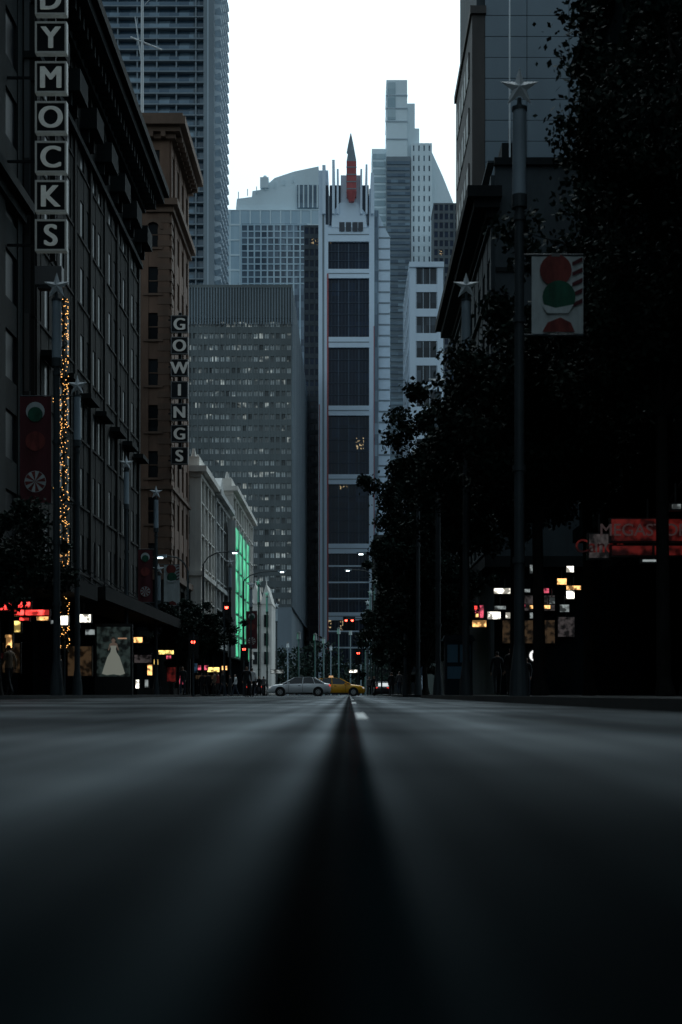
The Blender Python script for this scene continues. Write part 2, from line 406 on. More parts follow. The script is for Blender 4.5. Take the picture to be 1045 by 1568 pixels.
T.p('frame',cream2).box(-12.6,-12.12,147.5,169.2,4,18.2)
for k in range(5): T.p('ribs',cream2).box(-12.15,-11.8,147.6+k*5.2,147.85+k*5.2,4,18.2)
T.done()
T=Thing('gabled_arcade')
for cx in(sx(391,230),sx(408,230)):
    w_=T.p('walls',cream); w_.box(cx-.85,cx+.85,230,242,0,sz(925,230))
    zt=sz(925,230); w_.prism([(cx-.95,229.8,zt),(cx+.95,229.8,zt),(cx,229.8,zt+3.3)],(0,12,0))
    w_.tube((cx,231,zt+3),(cx,231,zt+4.4),.12,.03)
    for j in range(3):
        T.p('windows',winD).box(cx-.35,cx+.35,229.7,229.95,5+j*3,7.+j*3)
T.done()

# ---------------- right side
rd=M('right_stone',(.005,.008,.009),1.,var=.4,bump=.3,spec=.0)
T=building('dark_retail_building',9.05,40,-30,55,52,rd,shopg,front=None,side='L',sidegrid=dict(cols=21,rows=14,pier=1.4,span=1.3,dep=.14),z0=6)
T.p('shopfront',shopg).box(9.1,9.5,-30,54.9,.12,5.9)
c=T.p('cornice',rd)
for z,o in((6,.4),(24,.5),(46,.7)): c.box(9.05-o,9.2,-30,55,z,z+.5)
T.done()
dk2=M('slate_render',(.034,.045,.051),.8,var=.3,spec=.3)
rc=M('cornice_dark',(.012,.015,.016),.9,var=.3,spec=.1)
T=building('corniced_corner_building',8.0,30,79,107,29,dk2,winD,front=None,side='L',sidegrid=dict(cols=10,rows=6,pier=1.1,span=1.4,dep=.12,sill=.3),z0=7.5)
T.p('front_wall',dk2).box(8.1,29.9,78.9,79.28,7.5,29.6)
c=T.p('cornice',rc); c.box(7.5,30,78.6,107.1,7.2,7.8); c.box(7.6,8.2,78.7,107.1,26.6,27); c.box(6.9,8.3,78.3,107.2,27,27.5); c.box(6.5,8.4,78.0,107.3,27.5,28.1)
c.box(8.05,30,78.7,79.0,29.5,29.9)
c.box(8.6,9.6,80,82,29.9,31.2); c.tube((9.1,80.5,31.2),(9.1,80.5,32.2),.08,.08)
for j in range(4):
    c.box(8.12,29.9,78.82,78.91,11+j*4.2,11.25+j*4.2)
sf=T.p('shop_wall',rd); sf.box(8.1,29.9,78.95,79.3,.12,7.1)
T.done()
pan=M('blue_grey_panels',(.105,.145,.175),.35,.1,var=.15,scale=.15)
brn=M('brown_side',(.045,.04,.037),.8,var=.3)
T=Thing('panel_clad_tower')
T.p('core',dk2).box(8.35,34,93.2,107,0,70)
pp=T.p('cladding',pan); x=8.9
cw=2.75
while x<32:
    z=29.5
    while z<70:
        pp.box(x,x+cw-.04,92.95+R.uniform(-.012,.012),93.19,z,z+1.33); z+=1.37
    x+=cw
sd=T.p('side_wing',brn); sd.box(8.04,8.87,92.9,106.9,28,44.6)
sd.box(7.9,8.95,92.7,107,44.6,45.1)
for j in range(4):
    z=30.2+j*3.7
    T.p('side_windows',cream2).box(7.98,8.035,95,105.5,z,z+1.7)
    for k in range(6): sd.box(7.95,8.04,95+k*2.1-.15,95+k*2.1+.15,z,z+1.7)
T.done()
T=Thing('joint_highlight_line'); T.p('pole',mm).tube((sx(781,80),80,29.9),(sx(781,80),80,46),.05,.035); T.done()  # added pole standing in for a bright highlight along a cladding joint

herit('stone_office_building',22.5,118,160,20,dk2,5,8,ped=False)

# ---------------- distance towers
conc=M('pale_concrete',(.44,.52,.58),.7,var=.15,scale=.06)
conc2=M('grey_concrete',(.20,.245,.28),.7,var=.2,scale=.08)
gridc=M('precast_grid',(.115,.135,.14),.7,var=.3,scale=.08)
bluegl=G('blue_curtain_glass',(.045,.09,.14),(.25,.36,.44),(3.,3.,3.3),rough=.08,p=2)
towgl=G('navy_glass',(.004,.014,.036),(.015,.04,.09),(2.4,2.4,3.9),lit=.03,litcol=(1,.75,.4),lits=.5,rough=.12,p=3,spec=.2,litscale=1.4)
gridgl=G('office_glass',(.02,.026,.028),(.95,1.,1.),(1.35,1.35,2.83),lit=.4,litcol=(.88,1,.96),lits=.25,rough=.3,p=.9,spec=.3,litscale=.35)  # pale panes: reflected brightness put into the base colour, besides lit windows
gridside=G('office_glass_side',(.012,.016,.018),(.25,.28,.28),(1.35,1.35,2.83),rough=.15,p=1.6)
d=340; x0=sx(286,d); x1=sx(447,d); zt=sz(440,d)
T=building('gridded_office_block',x0,x1,d,d+125,zt,conc2,gridside,front=None,side='R',
   sidegrid=dict(cols=36,rows=27,pier=.9,span=1.3,dep=.3),z0=sz(930,d))
grid(T,(x0,d,1,0),x1-x0,sz(930,d),zt-7.5,19,25,.45,1.5,.4,gridc,gridgl,tag='_front',mull=2)
T.p('parapet',gridc).box(x0-.1,x1+.1,d-.6,d+125,zt-.2,zt+.5)
pz=T.p('plant_screen',conc2)
for k in range(39): 
    xx=x0+k*(x1-x0)/38; pz.box(xx-.12,xx+.12,d-.75,d-.3,zt-9.,zt-.2)
T.p('plant_wall',gridc).box(x0+.1,x1-.1,d-.35,d+.3,zt-7.4,zt-.2)
for k in range(9):
    pz.box(x0+1+k*2.8,x0+1.1+k*2.8,d+1,d+1.1,zt,zt+1.4)
T.p('podium',conc2).box(x0,x1,d-.3,d+2,0,sz(930,d))
T.p('fins',conc).box(x0+.0,x0+.5,d-1,d-.2,sz(930,d),zt+.5)
T.done()
d=430; x0=sx(150,d); x1=sx(312,d); x2=sx(328,d); zt=225
T=Thing('balcony_apartment_tower')
T.p('core',conc2).box(x0,x2-.3,d+1.5,d+32,0,zt)
T.p('glass',bluegl).box(x0,x1,d+1,d+1.4,0,zt)
T.p('end_wall',conc2).box(x1,x2,d-.5,d+32.1,0,zt+2)
T.p('end_wall_groove',conc).box(x1+1.2,x1+1.5,d-.56,d-.45,0,zt+2)
n=int(zt/3.3)
bl=T.p('balcony_slabs',conc2); rl=T.p('balcony_rails',bluegl); sb=T.p('side_balconies',conc)
for i in range(n):
    z=i*3.3
    bl.box(x0,x1-.01,d-.9,d+.99,z,z+.35)
    rl.box(x0,x1-3,d-.85,d-.78,z+.35,z+1.35)
    for k in range(5):
        yy=d+1+k*6.4
        sb.prism([(x2,yy,z),(x2+1.9,yy,z+.6),(x2+1.9,yy,z+1.4),(x2,yy,z+1.7)],(0,4.8,0))
for k in range(6):
    xx=x0+k*5.9; bl.box(xx,xx+.4,d-.7,d+.98,0,zt)
T.done()
d=560; 
T=Thing('pale_glass_office'); 
x0=sx(337,d);x1=sx(492,d); zt=sz(321,d)
hz0=M('haze_tinted_concrete',(.66,.77,.82),.6,var=.1,scale=.05)  # distance haze put into the colour as a paler base
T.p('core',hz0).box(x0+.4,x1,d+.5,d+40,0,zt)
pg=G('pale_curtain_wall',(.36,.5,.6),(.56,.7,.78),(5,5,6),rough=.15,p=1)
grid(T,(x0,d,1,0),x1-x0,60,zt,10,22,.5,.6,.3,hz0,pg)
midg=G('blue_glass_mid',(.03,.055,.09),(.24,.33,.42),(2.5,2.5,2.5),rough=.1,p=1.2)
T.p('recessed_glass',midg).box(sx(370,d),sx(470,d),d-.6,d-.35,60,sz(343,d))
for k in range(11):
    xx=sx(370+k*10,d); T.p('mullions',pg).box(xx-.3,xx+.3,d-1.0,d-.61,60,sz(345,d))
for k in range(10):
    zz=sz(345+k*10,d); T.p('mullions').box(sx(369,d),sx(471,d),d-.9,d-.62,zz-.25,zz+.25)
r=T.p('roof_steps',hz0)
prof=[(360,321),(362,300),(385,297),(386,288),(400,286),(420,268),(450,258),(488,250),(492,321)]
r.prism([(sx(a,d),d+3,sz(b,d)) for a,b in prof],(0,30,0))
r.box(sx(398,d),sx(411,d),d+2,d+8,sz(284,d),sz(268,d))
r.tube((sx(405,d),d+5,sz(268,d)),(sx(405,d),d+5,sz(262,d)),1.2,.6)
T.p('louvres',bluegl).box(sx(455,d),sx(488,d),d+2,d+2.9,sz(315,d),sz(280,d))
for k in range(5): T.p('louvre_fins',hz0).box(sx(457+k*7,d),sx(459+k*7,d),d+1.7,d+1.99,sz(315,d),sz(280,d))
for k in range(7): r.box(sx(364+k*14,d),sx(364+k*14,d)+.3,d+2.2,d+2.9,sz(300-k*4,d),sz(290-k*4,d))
T.done()

d=430; S=d/F
def cx(p): return sx(p,d)
def cz(p): return sz(p,d)
whi=M('white_aluminium',(.60,.71,.82),.45,.0,var=.12,scale=.05)
redm=M('red_enamel',(.36,.07,.075),.5,var=.2)
T=Thing('white_framed_glass_tower')
T.p('core',conc2).box(cx(489),cx(571),d+.6,d+38,0,cz(362))
gl=T.p('curtain_glass',towgl); gl.box(cx(502),cx(566),d+.1,d+.5,0,cz(370))
fr=T.p('frame',whi)
fr.box(cx(488),cx(503),d-.8,d+38.1,0,cz(262)); fr.box(cx(565.5),cx(573.5),d-.8,d+38.1,0,cz(290))
T.p('frame_joint',conc2).box(cx(494),cx(497),d-.86,d-.79,0,cz(270)); 
for a,b in((350,371),(413,427),(517,533),(622,637),(727,742),(833,848),(938,950)):
    fr.box(cx(503),cx(565.5),d-1.0,d+.09,cz(b),cz(a))
    T.p('frame_joint').box(cx(503),cx(565.5),d-1.05,d-.99,cz((a+b)/2+.8),cz((a+b)/2-.8))
mu=T.p('mullions',M('dark_mullion',(.010,.022,.042),.4,.3))
ml=T.p('light_mullions',M('mid_mullion',(.05,.08,.12),.5))
for k in range(1,12):
    xx=cx(503)+(cx(565.5)-cx(503))*k/12
    (ml if k in(3,6,9) else mu).box(xx-.14,xx+.14,d-.25,d+.09,0,cz(371))
ys=[427,517,533,622,637,727,742,833,848,938,950,1050]
for a,b in zip(ys[::2],ys[1::2]):
    for k in range(1,5):
        zz=cz(a+(b-a)*k/5); mu.box(cx(503),cx(565.5),d-.15,d+.09,zz-.18,zz+.18)
for k in range(1,3):
    zz=cz(371+42*k/3); mu.box(cx(503),cx(565.5),d-.15,d+.09,zz-.18,zz+.18)
for k in range(1,8):
    zz=cz(848+200*k/8-6); fr.box(cx(503),cx(565.5),d-.3,d+.085,zz-.2,zz+.25)
rr=T.p('red_stripes',redm)
rr.box(cx(489),cx(490.2),d-.9,d-.81,cz(1000),cz(620)); rr.box(cx(501.2),cx(503.4),d-1.06,d-.81,cz(1000),cz(420)); rr.box(cx(572.5),cx(573.6),d-.9,d-.81,cz(1000),cz(500))
fr.box(cx(503),cx(565.5),d-.2,d+30,cz(349.9),cz(300))
fr.prism([(cx(508),d-1.2,cz(350)),(cx(562),d-1.2,cz(350)),(cx(560),d-1.2,cz(328)),(cx(547),d-1.2,cz(312)),(cx(521),d-1.2,cz(312)),(cx(509),d-1.2,cz(328))],(0,.9,0))
T.p('crown_windows',M('crown_glass',(.012,.02,.035),.2))
for a,b in((520,528),(530,538),(540,548),(549,556)): T.p('crown_windows').box(cx(a),cx(b),d-1.3,d-1.21,cz(356),cz(342))
for a,b,t in((494,499,256),(509,513,248),(516,519,262),(560,563,255),(568,573,268),(552,555,262)):
    fr.box(cx(a),cx(b),d-2,d+20,cz(330),cz(t))
for a,b in((499,503),(505,509),(513,516),(519,522),(555,560),(563,565)): 
    mu.box(cx(a),cx(b),d-.9,d+18,cz(345),cz(285))
fr.box(cx(522),cx(552),d-.0,d+22,cz(300),cz(268))
rr.box(cx(531),cx(546),d-3,d+1,cz(304),cz(252))
T.p('mast_house',conc2).prism([(cx(531),d-3,cz(252)),(cx(546),d-3,cz(252)),(cx(543),d-3,cz(235)),(cx(534),d-3,cz(235))],(0,4,0))
for k in range(4): T.p('mast_house').box(cx(530.6),cx(546.4),d-3.1,d-2.9,cz(262+k*11),cz(260.5+k*11))
rr.tube((cx(538.5),d-3.2,cz(300)),(cx(538.5),d-3.3,cz(315)),1.6,.8,12)
sp=T.p('spire',conc2); sp.tube((cx(537.5),d-1,cz(236)),(cx(537.5),d-1,cz(222)),1.3,.8,10); sp.tube((cx(537.5),d-1,cz(222)),(cx(537.5),d-1,cz(206)),.8,.12,10)
sw=T.p('shoulder_wing',whi)
sw.prism([(cx(580),d+2,0),(cx(598),d+2,0),(cx(598),d+2,cz(360)),(cx(588),d+2,cz(342)),(cx(580),d+2,cz(322))],(0,24,0))
T.p('shoulder_glass',bluegl).box(cx(573.6),cx(580),d+1,d+26,0,cz(320))
for k in range(44):
    zz=k*3.3; T.p('shoulder_lines',conc2).box(cx(580.5),cx(597.5),d+1.9,d+1.99,zz,zz+.5)
T.done()
d=460
T=building('dark_slim_office',sx(466,d),sx(490,d),d,d+30,sz(345,d),M('dark_spandrel',(.05,.065,.08),.5),towgl,front=dict(cols=3,rows=42,pier=.5,span=1.5,dep=.3),z0=4); T.done()

d=600
def tx(p): return sx(p,d)
def tz(p): return sz(p,d)
hz=M('haze_tinted_panel',(.74,.85,.90),.5,var=.08,scale=.05)  # panel colour lightened to stand in for distance haze
hg=G('haze_tinted_glass',(.3,.42,.48),(.58,.7,.74),(4,4,4),rough=.1,p=1.5)  # glass colours lightened likewise, haze painted in
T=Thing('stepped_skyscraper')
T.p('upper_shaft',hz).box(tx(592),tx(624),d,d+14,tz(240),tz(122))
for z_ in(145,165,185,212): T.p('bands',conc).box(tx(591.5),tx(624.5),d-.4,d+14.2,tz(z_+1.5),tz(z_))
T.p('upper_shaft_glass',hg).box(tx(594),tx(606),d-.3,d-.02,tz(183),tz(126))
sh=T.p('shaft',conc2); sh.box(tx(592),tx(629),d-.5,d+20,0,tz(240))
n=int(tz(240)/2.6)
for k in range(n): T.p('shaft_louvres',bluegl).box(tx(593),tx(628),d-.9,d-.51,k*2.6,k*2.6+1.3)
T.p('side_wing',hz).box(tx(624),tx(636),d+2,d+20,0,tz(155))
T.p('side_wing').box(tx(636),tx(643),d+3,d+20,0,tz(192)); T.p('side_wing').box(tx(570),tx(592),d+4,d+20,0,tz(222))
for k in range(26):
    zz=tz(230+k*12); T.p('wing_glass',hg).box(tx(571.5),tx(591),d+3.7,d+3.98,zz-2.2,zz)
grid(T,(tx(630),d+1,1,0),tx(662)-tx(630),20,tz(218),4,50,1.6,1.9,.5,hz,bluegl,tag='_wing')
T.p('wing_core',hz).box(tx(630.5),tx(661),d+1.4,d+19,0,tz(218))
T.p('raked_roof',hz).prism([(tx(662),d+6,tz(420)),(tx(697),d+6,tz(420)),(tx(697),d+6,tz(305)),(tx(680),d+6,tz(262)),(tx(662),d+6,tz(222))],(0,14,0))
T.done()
d=570
T=building('dark_back_tower',sx(664,d),sx(712,d),d,d+20,sz(311,d),M('dark_tower_frame',(.09,.11,.125),.6),towgl,front=dict(cols=6,rows=55,pier=.7,span=1.2,dep=.3)); T.done()
d=380
offgl=G('strip_glass',(.008,.014,.022),(.08,.11,.14),(1.4,1.4,3.),rough=.12,p=2.5,spec=.3)
T=building('white_gridded_office',sx(628,d),sx(679,d),d,d+40,sz(404,d),whi,offgl,front=dict(cols=1,rows=17,pier=3.2,span=2.1,dep=.5,mull=5),side='L',
   sidegrid=dict(cols=6,rows=16,pier=1.,span=2.2,dep=.3),z0=4)
T.p('crown_frame',whi).box(sx(627,d),sx(680,d),d-1,d+40.2,sz(410,d),sz(402,d)); T.done()
d=300
T=building('brick_low_building',sx(572,d),sx(640,d),d,d+40,sz(820,d),stone_md,winD,front=dict(cols=5,rows=8,pier=.8,span=1.2,dep=.2)); T.done()

# ------------------------------------------------------------ trees
bark=M('bark',(.02,.02,.019),.9,var=.4,scale=4,bump=.5,spec=.1)
leafd=M('foliage_dark',(.012,.024,.019),.8,var=.8,scale=.9,streak=1,spec=.1)
def leaves(centers,radii,per,size,rng,mat,flat=.75):
    C=np.repeat(np.array(centers),per,axis=0); Rr=np.repeat(np.array(radii),per)
    n=len(C); g=rng.normal(size=(n,3)); g/=np.linalg.norm(g,axis=1,keepdims=True)
    rad=Rr*rng.random(n)**.5*(1+.5*(rng.random(n)<.12))
    P=C+g*rad[:,None]*np.array([1,1,flat])
    a=rng.normal(size=(n,3)); a[:,2]-=.3; a/=np.linalg.norm(a,axis=1,keepdims=True)
    b=np.cross(a,rng.normal(size=(n,3))); b/=np.linalg.norm(b,axis=1,keepdims=True)
    s=size*(.6+.8*rng.random(n))[:,None]
    V=np.stack([P-a*s*.5,P+b*s*.32,P+a*s*.5,P-b*s*.32],1).reshape(-1,3)
    me=bpy.data.meshes.new('leaves'); me.from_pydata(V.tolist(),[],np.arange(4*n).reshape(-1,4).tolist())
    me.materials.append(mat); return me
def tree(x,y,h,r,z0,seed,per=230,size=.2,mat=None,name='street_tree',nl=9,dens=1.,z=.12):
    rng=np.random.default_rng(seed); rr=random.Random(seed)
    T=Thing(name,(x,y,z)); t=T.p('trunk',bark); cen=[];rad=[]
    lean=(rr.uniform(-.3,.3),rr.uniform(-.3,.3)); r0=.04*r+.06
    fork=z0+.5
    q=Vector((lean[0]*.4,lean[1]*.4,fork)); t.tube((0,0,0),(q.x*.4,q.y*.4,.4),r0*1.5,r0,10); t.tube((q.x*.4,q.y*.4,.4),q,r0,r0*.8,10)
    for i in range(nl):
        a=2*math.pi*i/nl+rr.uniform(-.3,.3); up=rr.uniform(.25,1.)
        e=Vector((math.cos(a)*r*(1.05-up*.55),math.sin(a)*r*(1.05-up*.55),fork+(h-fork)*up*.85))
        m=q.lerp(e,.5)+Vector((rr.uniform(-.3,.3),rr.uniform(-.3,.3),.35))
        t.tube(q,m,r0*.5,r0*.3,7); t.tube(m,e,r0*.3,r0*.1,6)
        for s in (m,e,m.lerp(e,.5)):
            for k in range(3):
                f_=s+Vector((rr.gauss(0,.32*r),rr.gauss(0,.32*r),rr.gauss(.15*r,.26*(h-fork)*.5)))
                f_.z=max(z0+.2,min(h-.2,f_.z)); t.tube(s,f_,r0*.12,r0*.04,4,False)
                if rr.random()<dens: cen.append(tuple(f_)); rad.append(rr.uniform(.13,.30)*r)
    o=bpy.data.objects.new('crown',leaves(cen,rad,per,size,rng,mat or leafd)); T.child(o)
    T.done()
tree(5.0,37,9.6,2.8,4.0,1,per=330,size=.15,nl=13)
tree(7.3,43,11.,3.0,5.4,21,per=300,size=.16,nl=13)
tree(5.6,48,10.5,2.8,4.9,12,per=280,size=.18,nl=12)
tree(4.7,60,12.2,2.9,5.2,2,per=300,size=.19,nl=14)
tree(4.1,76,12.8,2.5,1.0,3,per=280,size=.2,nl=14)
tree(4.4,90,14.2,2.9,1.0,4,per=260,size=.23,nl=14)
tree(4.7,112,14.5,3.0,1.0,5,per=220,size=.26,nl=13)
tree(5.2,135,13,3.2,1.0,6,per=180,size=.3,nl=12)
tree(7.6,25,16.5,3.4,8.0,7,per=300,size=.13,nl=14)
tree(7.9,33,19,2.9,8.5,33,per=260,size=.15,nl=13)
tree(6.9,31,10.2,2.5,5.6,8,per=280,size=.14,nl=13,dens=.9)
tree(-10.9,44,5.9,2.,2.2,9,per=200,size=.14)
tree(-10.6,92,6.4,1.9,1.8,10,per=200,size=.18)
tree(-10.2,99,6.8,1.8,1.9,11,per=180,size=.18)
rng=np.random.default_rng(5); cen=[];rad=[]
for i in range(60):
    px=R.uniform(405,600); dd=R.uniform(245,300)
    cen.append((sx(px,dd),dd,R.uniform(2,9 if px<520 or px>560 else 5))); rad.append(R.uniform(1.5,2.6))
me=leaves(cen,rad,110,.7,rng,leafd)
T=Thing('distant_trees'); T.child(bpy.data.objects.new('crowns',me)); 
for c_ in cen[::3]: T.p('trunks',bark).tube((c_[0],c_[1],0),(c_[0],c_[1],c_[2]),.25,.1,5)
T.done()

# ------------------------------------------------------------ street lamps with stars
polem=M('lamp_pole_paint',(.045,.058,.065),.6,.1,var=.3,scale=2,spec=.3); tubem=M('lamp_tube',(.30,.38,.44),.5,.0,var=.2,scale=2); starm=M('star_metal',(.7,.75,.78),.4,.0,var=.1)
def star_lamp(x,y,h=11.9,banner=None):
    T=Thing('street_lamp',(x,y,.12))
    p=T.p('pole',polem); p.smooth=False
    p.tube((0,0,0),(0,0,.5),.2,.18,14); p.tube((0,0,.5),(0,0,1.),.17,.11,14); p.tube((0,0,1.),(0,0,h-2.2),.105,.09,14)
    p.tube((0,0,h-2.35),(0,0,h-2.1),.15,.15,14); p.tube((0,0,h-2.6),(0,0,h-2.5),.12,.12,14)
    for zz in (2.6,4.4,7.3): p.tube((0,0,zz),(0,0,zz+.12),.13,.13,14)
    t=T.p('light_tube',tubem); t.tube((0,0,h-2.1),(0,0,h-.45),.14,.13,20)
    p.tube((0,0,h-.45),(0,0,h-.38),.15,.15,14); p.tube((0,0,h-.38),(0,0,h-.2),.05,.04,8)
    st=T.p('star',starm); n=5; vs=[]
    for i in range(10):
        a=math.pi/2+i*math.pi/5; r=.40 if i%2==0 else .15
        vs.append((r*math.cos(a),0,h+r*math.sin(a)))
    vs+=[(0,-.1,h),(0,.1,h)]
    fs=[]
    for i in range(10): fs+=[(i,(i+1)%10,10),((i+1)%10,i,11)]
    st.add(vs,fs)
    if banner: banner(T)
    T.done()
bred=M('banner_red',(.10,.02,.026),.8,var=.25,scale=3); bwh=M('banner_white',(.55,.61,.61),.8,var=.25,scale=3); bgr=M('banner_green',(.013,.10,.06),.8,var=.45,scale=5); bdk=M('banner_deep_red',(.20,.04,.034),.8,var=.5,scale=5)
def banner(x0,x1,z0,z1,kind=0):
    def f(T):
        b=T.p('banner_cloth',bwh if kind==1 else bred)
        n=14; vs=[]
        for j in (0,1):
            for i in range(n+1):
                u=i/n; vs.append((x0+(x1-x0)*u,-.012+.012*math.sin(u*9)+(.02*math.sin(u*6+1) if j==0 else 0),z0 if j==0 else z1))
        b.add(vs,[(i,i+1,n+2+i,n+1+i) for i in range(n)])
        a=T.p('banner_arms',polem); 
        for z in(z0-.03,z1+.03): a.tube((0,0,z),((x1 if abs(x1)>abs(x0) else x0),0,z),.025,.025,6)
        c=(x0+x1)/2; w=(x1-x0); H=z1-z0
        if kind==1:
            T.p('motif_red',bdk).disc((c-.04*w,-.055,z1-.28*w),.31*w); T.p('motif_green',bgr).disc((c+.02*w,-.07,z1-.80*w),.32*w)
            T.p('cap',signf).box(c-.12*w,c+.04*w,-.06,-.045,z1-.02*w,z1+.05*w)
            T.p('motif_red').prism([(c-.3*w,-.055,z0+.02),(c-.2*w,-.055,z0+.2*w),(c+.05*w,-.055,z0+.3*w),(c+.25*w,-.055,z0+.2*w),(c+.33*w,-.055,z0+.02)],(0,.01,0))
            T.p('motif_white',bwh).prism([(c-.34*w,-.085,z1-.93*w),(c-.05*w,-.085,z1-1.02*w),(c+.3*w,-.085,z1-.95*w),(c+.2*w,-.085,z1-1.12*w),(c-.2*w,-.085,z1-1.12*w)],(0,.01,0))
            for k in range(5): T.p('stripe',bred).prism([(x1-.22*w,-.048,z1-(.12+.2*k)*w),(x1-.02*w,-.048,z1-(.02+.2*k)*w),(x1-.02*w,-.048,z1-(.11+.2*k)*w),(x1-.22*w,-.048,z1-(.19+.2*k)*w)],(0,.006,0))
        else:
            ww=w*.3
            T.p('motif_white',bwh).disc((c,-.055,z1-.14*H),ww); T.p('motif_green',bgr).disc((c,-.07,z1-.17*H),ww*.8)
            T.p('motif_red',bdk).disc((c,-.055,z1-.42*H),ww*1.05); T.p('motif_white').disc((c,-.055,z1-.80*H),ww*1.15)
            for i in range(8):
                a0=i*math.pi/4; a1=a0+math.pi/8
                T.p('motif_red').prism([(c,-.065,z1-.80*H),(c+ww*1.1*math.cos(a0),-.065,z1-.80*H+ww*1.1*math.sin(a0)),(c+ww*1.1*math.cos(a1),-.065,z1-.80*H+ww*1.1*math.sin(a1))],(0,-.008,0))
    return f
d=27.8
star_lamp(3.33,d,banner=banner(.24,1.25,sz(520,d),sz(402,d),1))
star_lamp(3.4,41.3); star_lamp(3.38,54); star_lamp(3.4,70); star_lamp(3.4,86)
d=41.3
star_lamp(-8.5,d)
star_lamp(-10.45,54.6,banner=banner(-2.2,-1.0,sz(775,54.6)-.0,sz(612,54.6),0))
star_lamp(-11.45,73)
star_lamp(-11.35,83.5,banner=banner(-1.05,-.2,sz(925,83.5),sz(845,83.5),0))
star_lamp(-9.9,118,h=11.0)
for x,y in((-9.6,151),(-9.7,168),(2.75,150),(2.5,166),(2.4,184),(2.4,205),(-9.7,190)): star_lamp(x,y)
star_lamp(-9.4,136,h=10.5,banner=banner(-.45,.6,sz(995,136),sz(938,136),0))
star_lamp(sx(250,95)-.3,95,h=8.4,banner=banner(.35,1.4,sz(930,95),sz(868,95),1))

glow=E('lamp_glow',(.8,.95,1.),5)
def arm_lamp(x,y,hx,z):
    T=Thing('road_lamp',(x,y,.1)); p=T.p('pole',polem); p.tube((0,0,0),(0,0,z-1),.1,.07,8)
    pts=[Vector((0,0,z-1)),Vector((hx*.15,0,z-.45)),Vector((hx*.4,0,z-.12)),Vector((hx*.8,0,z))]
    for a,b in zip(pts,pts[1:]): p.tube(a,b,.05,.05,6)
    s=1 if hx>0 else -1
    T.p('head',tubem).prism([(hx*.8,-.15,z+.08),(hx*.8+s*.8,-.15,z+.03),(hx*.8+s*.8,-.15,z-.05),(hx*.8,-.15,z-.1)],(0,.3,0))
    T.p('lens',glow).box(min(hx*.8+s*.25,hx*.8+s*.6),max(hx*.8+s*.25,hx*.8+s*.6),-.1,.1,z-.17,z-.101)
    T.done()
arm_lamp(-10.4,140,4.2,12.2); arm_lamp(-11.6,113,2.6,11.4); arm_lamp(3.3,115,-2.4,11.5); arm_lamp(3.0,150,-3.4,13.2); arm_lamp(-10.9,96,-1.8,9.4)
def slim(x,y,h):
    T=Thing('lamp_post',(x,y,0)); T.p('pole',tubem).tube((0,0,0),(0,0,h-.6),.09,.07,8); T.p('lantern',starm).tube((0,0,h-.6),(0,0,h),.22,.16,8); T.p('cap',polem).tube((0,0,h),(0,0,h+.2),.24,.03,8); T.done()
for px,py,d in((458,970,150),(483,972,152),(496,978,175),(519,963,170),(537,965,180),(441,985,200),(553,985,190),(507,990,220),(560,975,160)):
    slim(sx(px,d),d,sz(py,d))

redl=E('signal_red',(1,.05,.03),14); off=M('signal_off',(.02,.02,.02),.3)
def signal(x,y,heads,hp):
    T=Thing('traffic_light',(x,y,0)); T.p('pole',polem).tube((0,0,0),(0,0,hp),.08,.06,8)
    for dx,z in heads:
        if abs(dx)>.2: T.p('mast_arm',polem).tube((0,0,z+.2),(dx,0,z+.2),.05,.04,6)
        T.p('housing',black).box(dx-.17,dx+.17,-.02,.18,z-.85,z+.22); T.p('backboard',black).box(dx-.3,dx+.3,.19,.21,z-1.,z+.37)
        T.p('red_lens',redl).disc((dx,-.04,z),.12,16); T.p('off_lens',off).disc((dx,-.04,z-.32),.11); T.p('off_lens').disc((dx,-.04,z-.64),.11)
        for k in range(3): T.p('visors',black).prism([(dx-.14,-.02,z+.05-k*.32),(dx,-.02,z+.16-k*.32),(dx+.14,-.02,z+.05-k*.32)],(0,-.16,0))
    T.done()
signal(3.2,140,[(-3.5,sz(950,140)),(-2.9,sz(950,140))],8.0)
signal(sx(346,97)-.1,97,[(.15,sz(930,97))],6.3); signal(sx(296,86),86,[(0,sz(983,86))],3.9); signal(sx(374,106),106,[(0,sz(994,106))],4.1); signal(sx(549,125),125,[(0,sz(1000,125))],4.3)

# ------------------------------------------------------------ shop signs and lights
def EM(name,col,s):
    """lit sign face: printed pattern so the box is not one flat colour"""
    m=bpy.data.materials.new(name); m.use_nodes=True; N=m.node_tree.nodes; L=m.node_tree.links; b=N['Principled BSDF']
    tc=N.new('ShaderNodeTexCoord'); no=N.new('ShaderNodeTexNoise'); no.inputs['Scale'].default_value=3.2; no.inputs['Detail'].default_value=5; L.new(tc.outputs['Object'],no.inputs['Vector'])
    r=N.new('ShaderNodeMapRange'); r.inputs[1].default_value=.42; r.inputs[2].default_value=.58; r.inputs[3].default_value=.12*s; r.inputs[4].default_value=s*1.2
    L.new(no.outputs[0],r.inputs[0]); L.new(r.outputs[0],b.inputs['Emission Strength']); b.inputs['Emission Color'].default_value=(*col,1); b.inputs['Base Color'].default_value=(.02,.02,.02,1)
    return m
sig={'red':EM('neon_red',(1,.06,.05),2.8),'white':EM('sign_lit_white',(1,.95,.82),2.4),'warm':EM('sign_lit_warm',(1,.52,.18),1.8),'dim':EM('sign_dim',(.7,.8,.8),.3),
     'pink':EM('sign_pink',(.9,.12,.2),.9),'redd':EM('sign_red_dim',(.7,.06,.05),.08),'yel':EM('sign_yellow',(1,.7,.2),1.8),'grn':EM('sign_green',(.1,.8,.35),.8),'blue':EM('sign_blue',(.1,.25,.45),.12),
     'room':EM('shop_interior',(.9,.55,.28),.035),'vdim':EM('sign_very_dim',(.7,.6,.6),.05)}
sigt=E('sign_text_dim',(.8,.5,.5),.03)
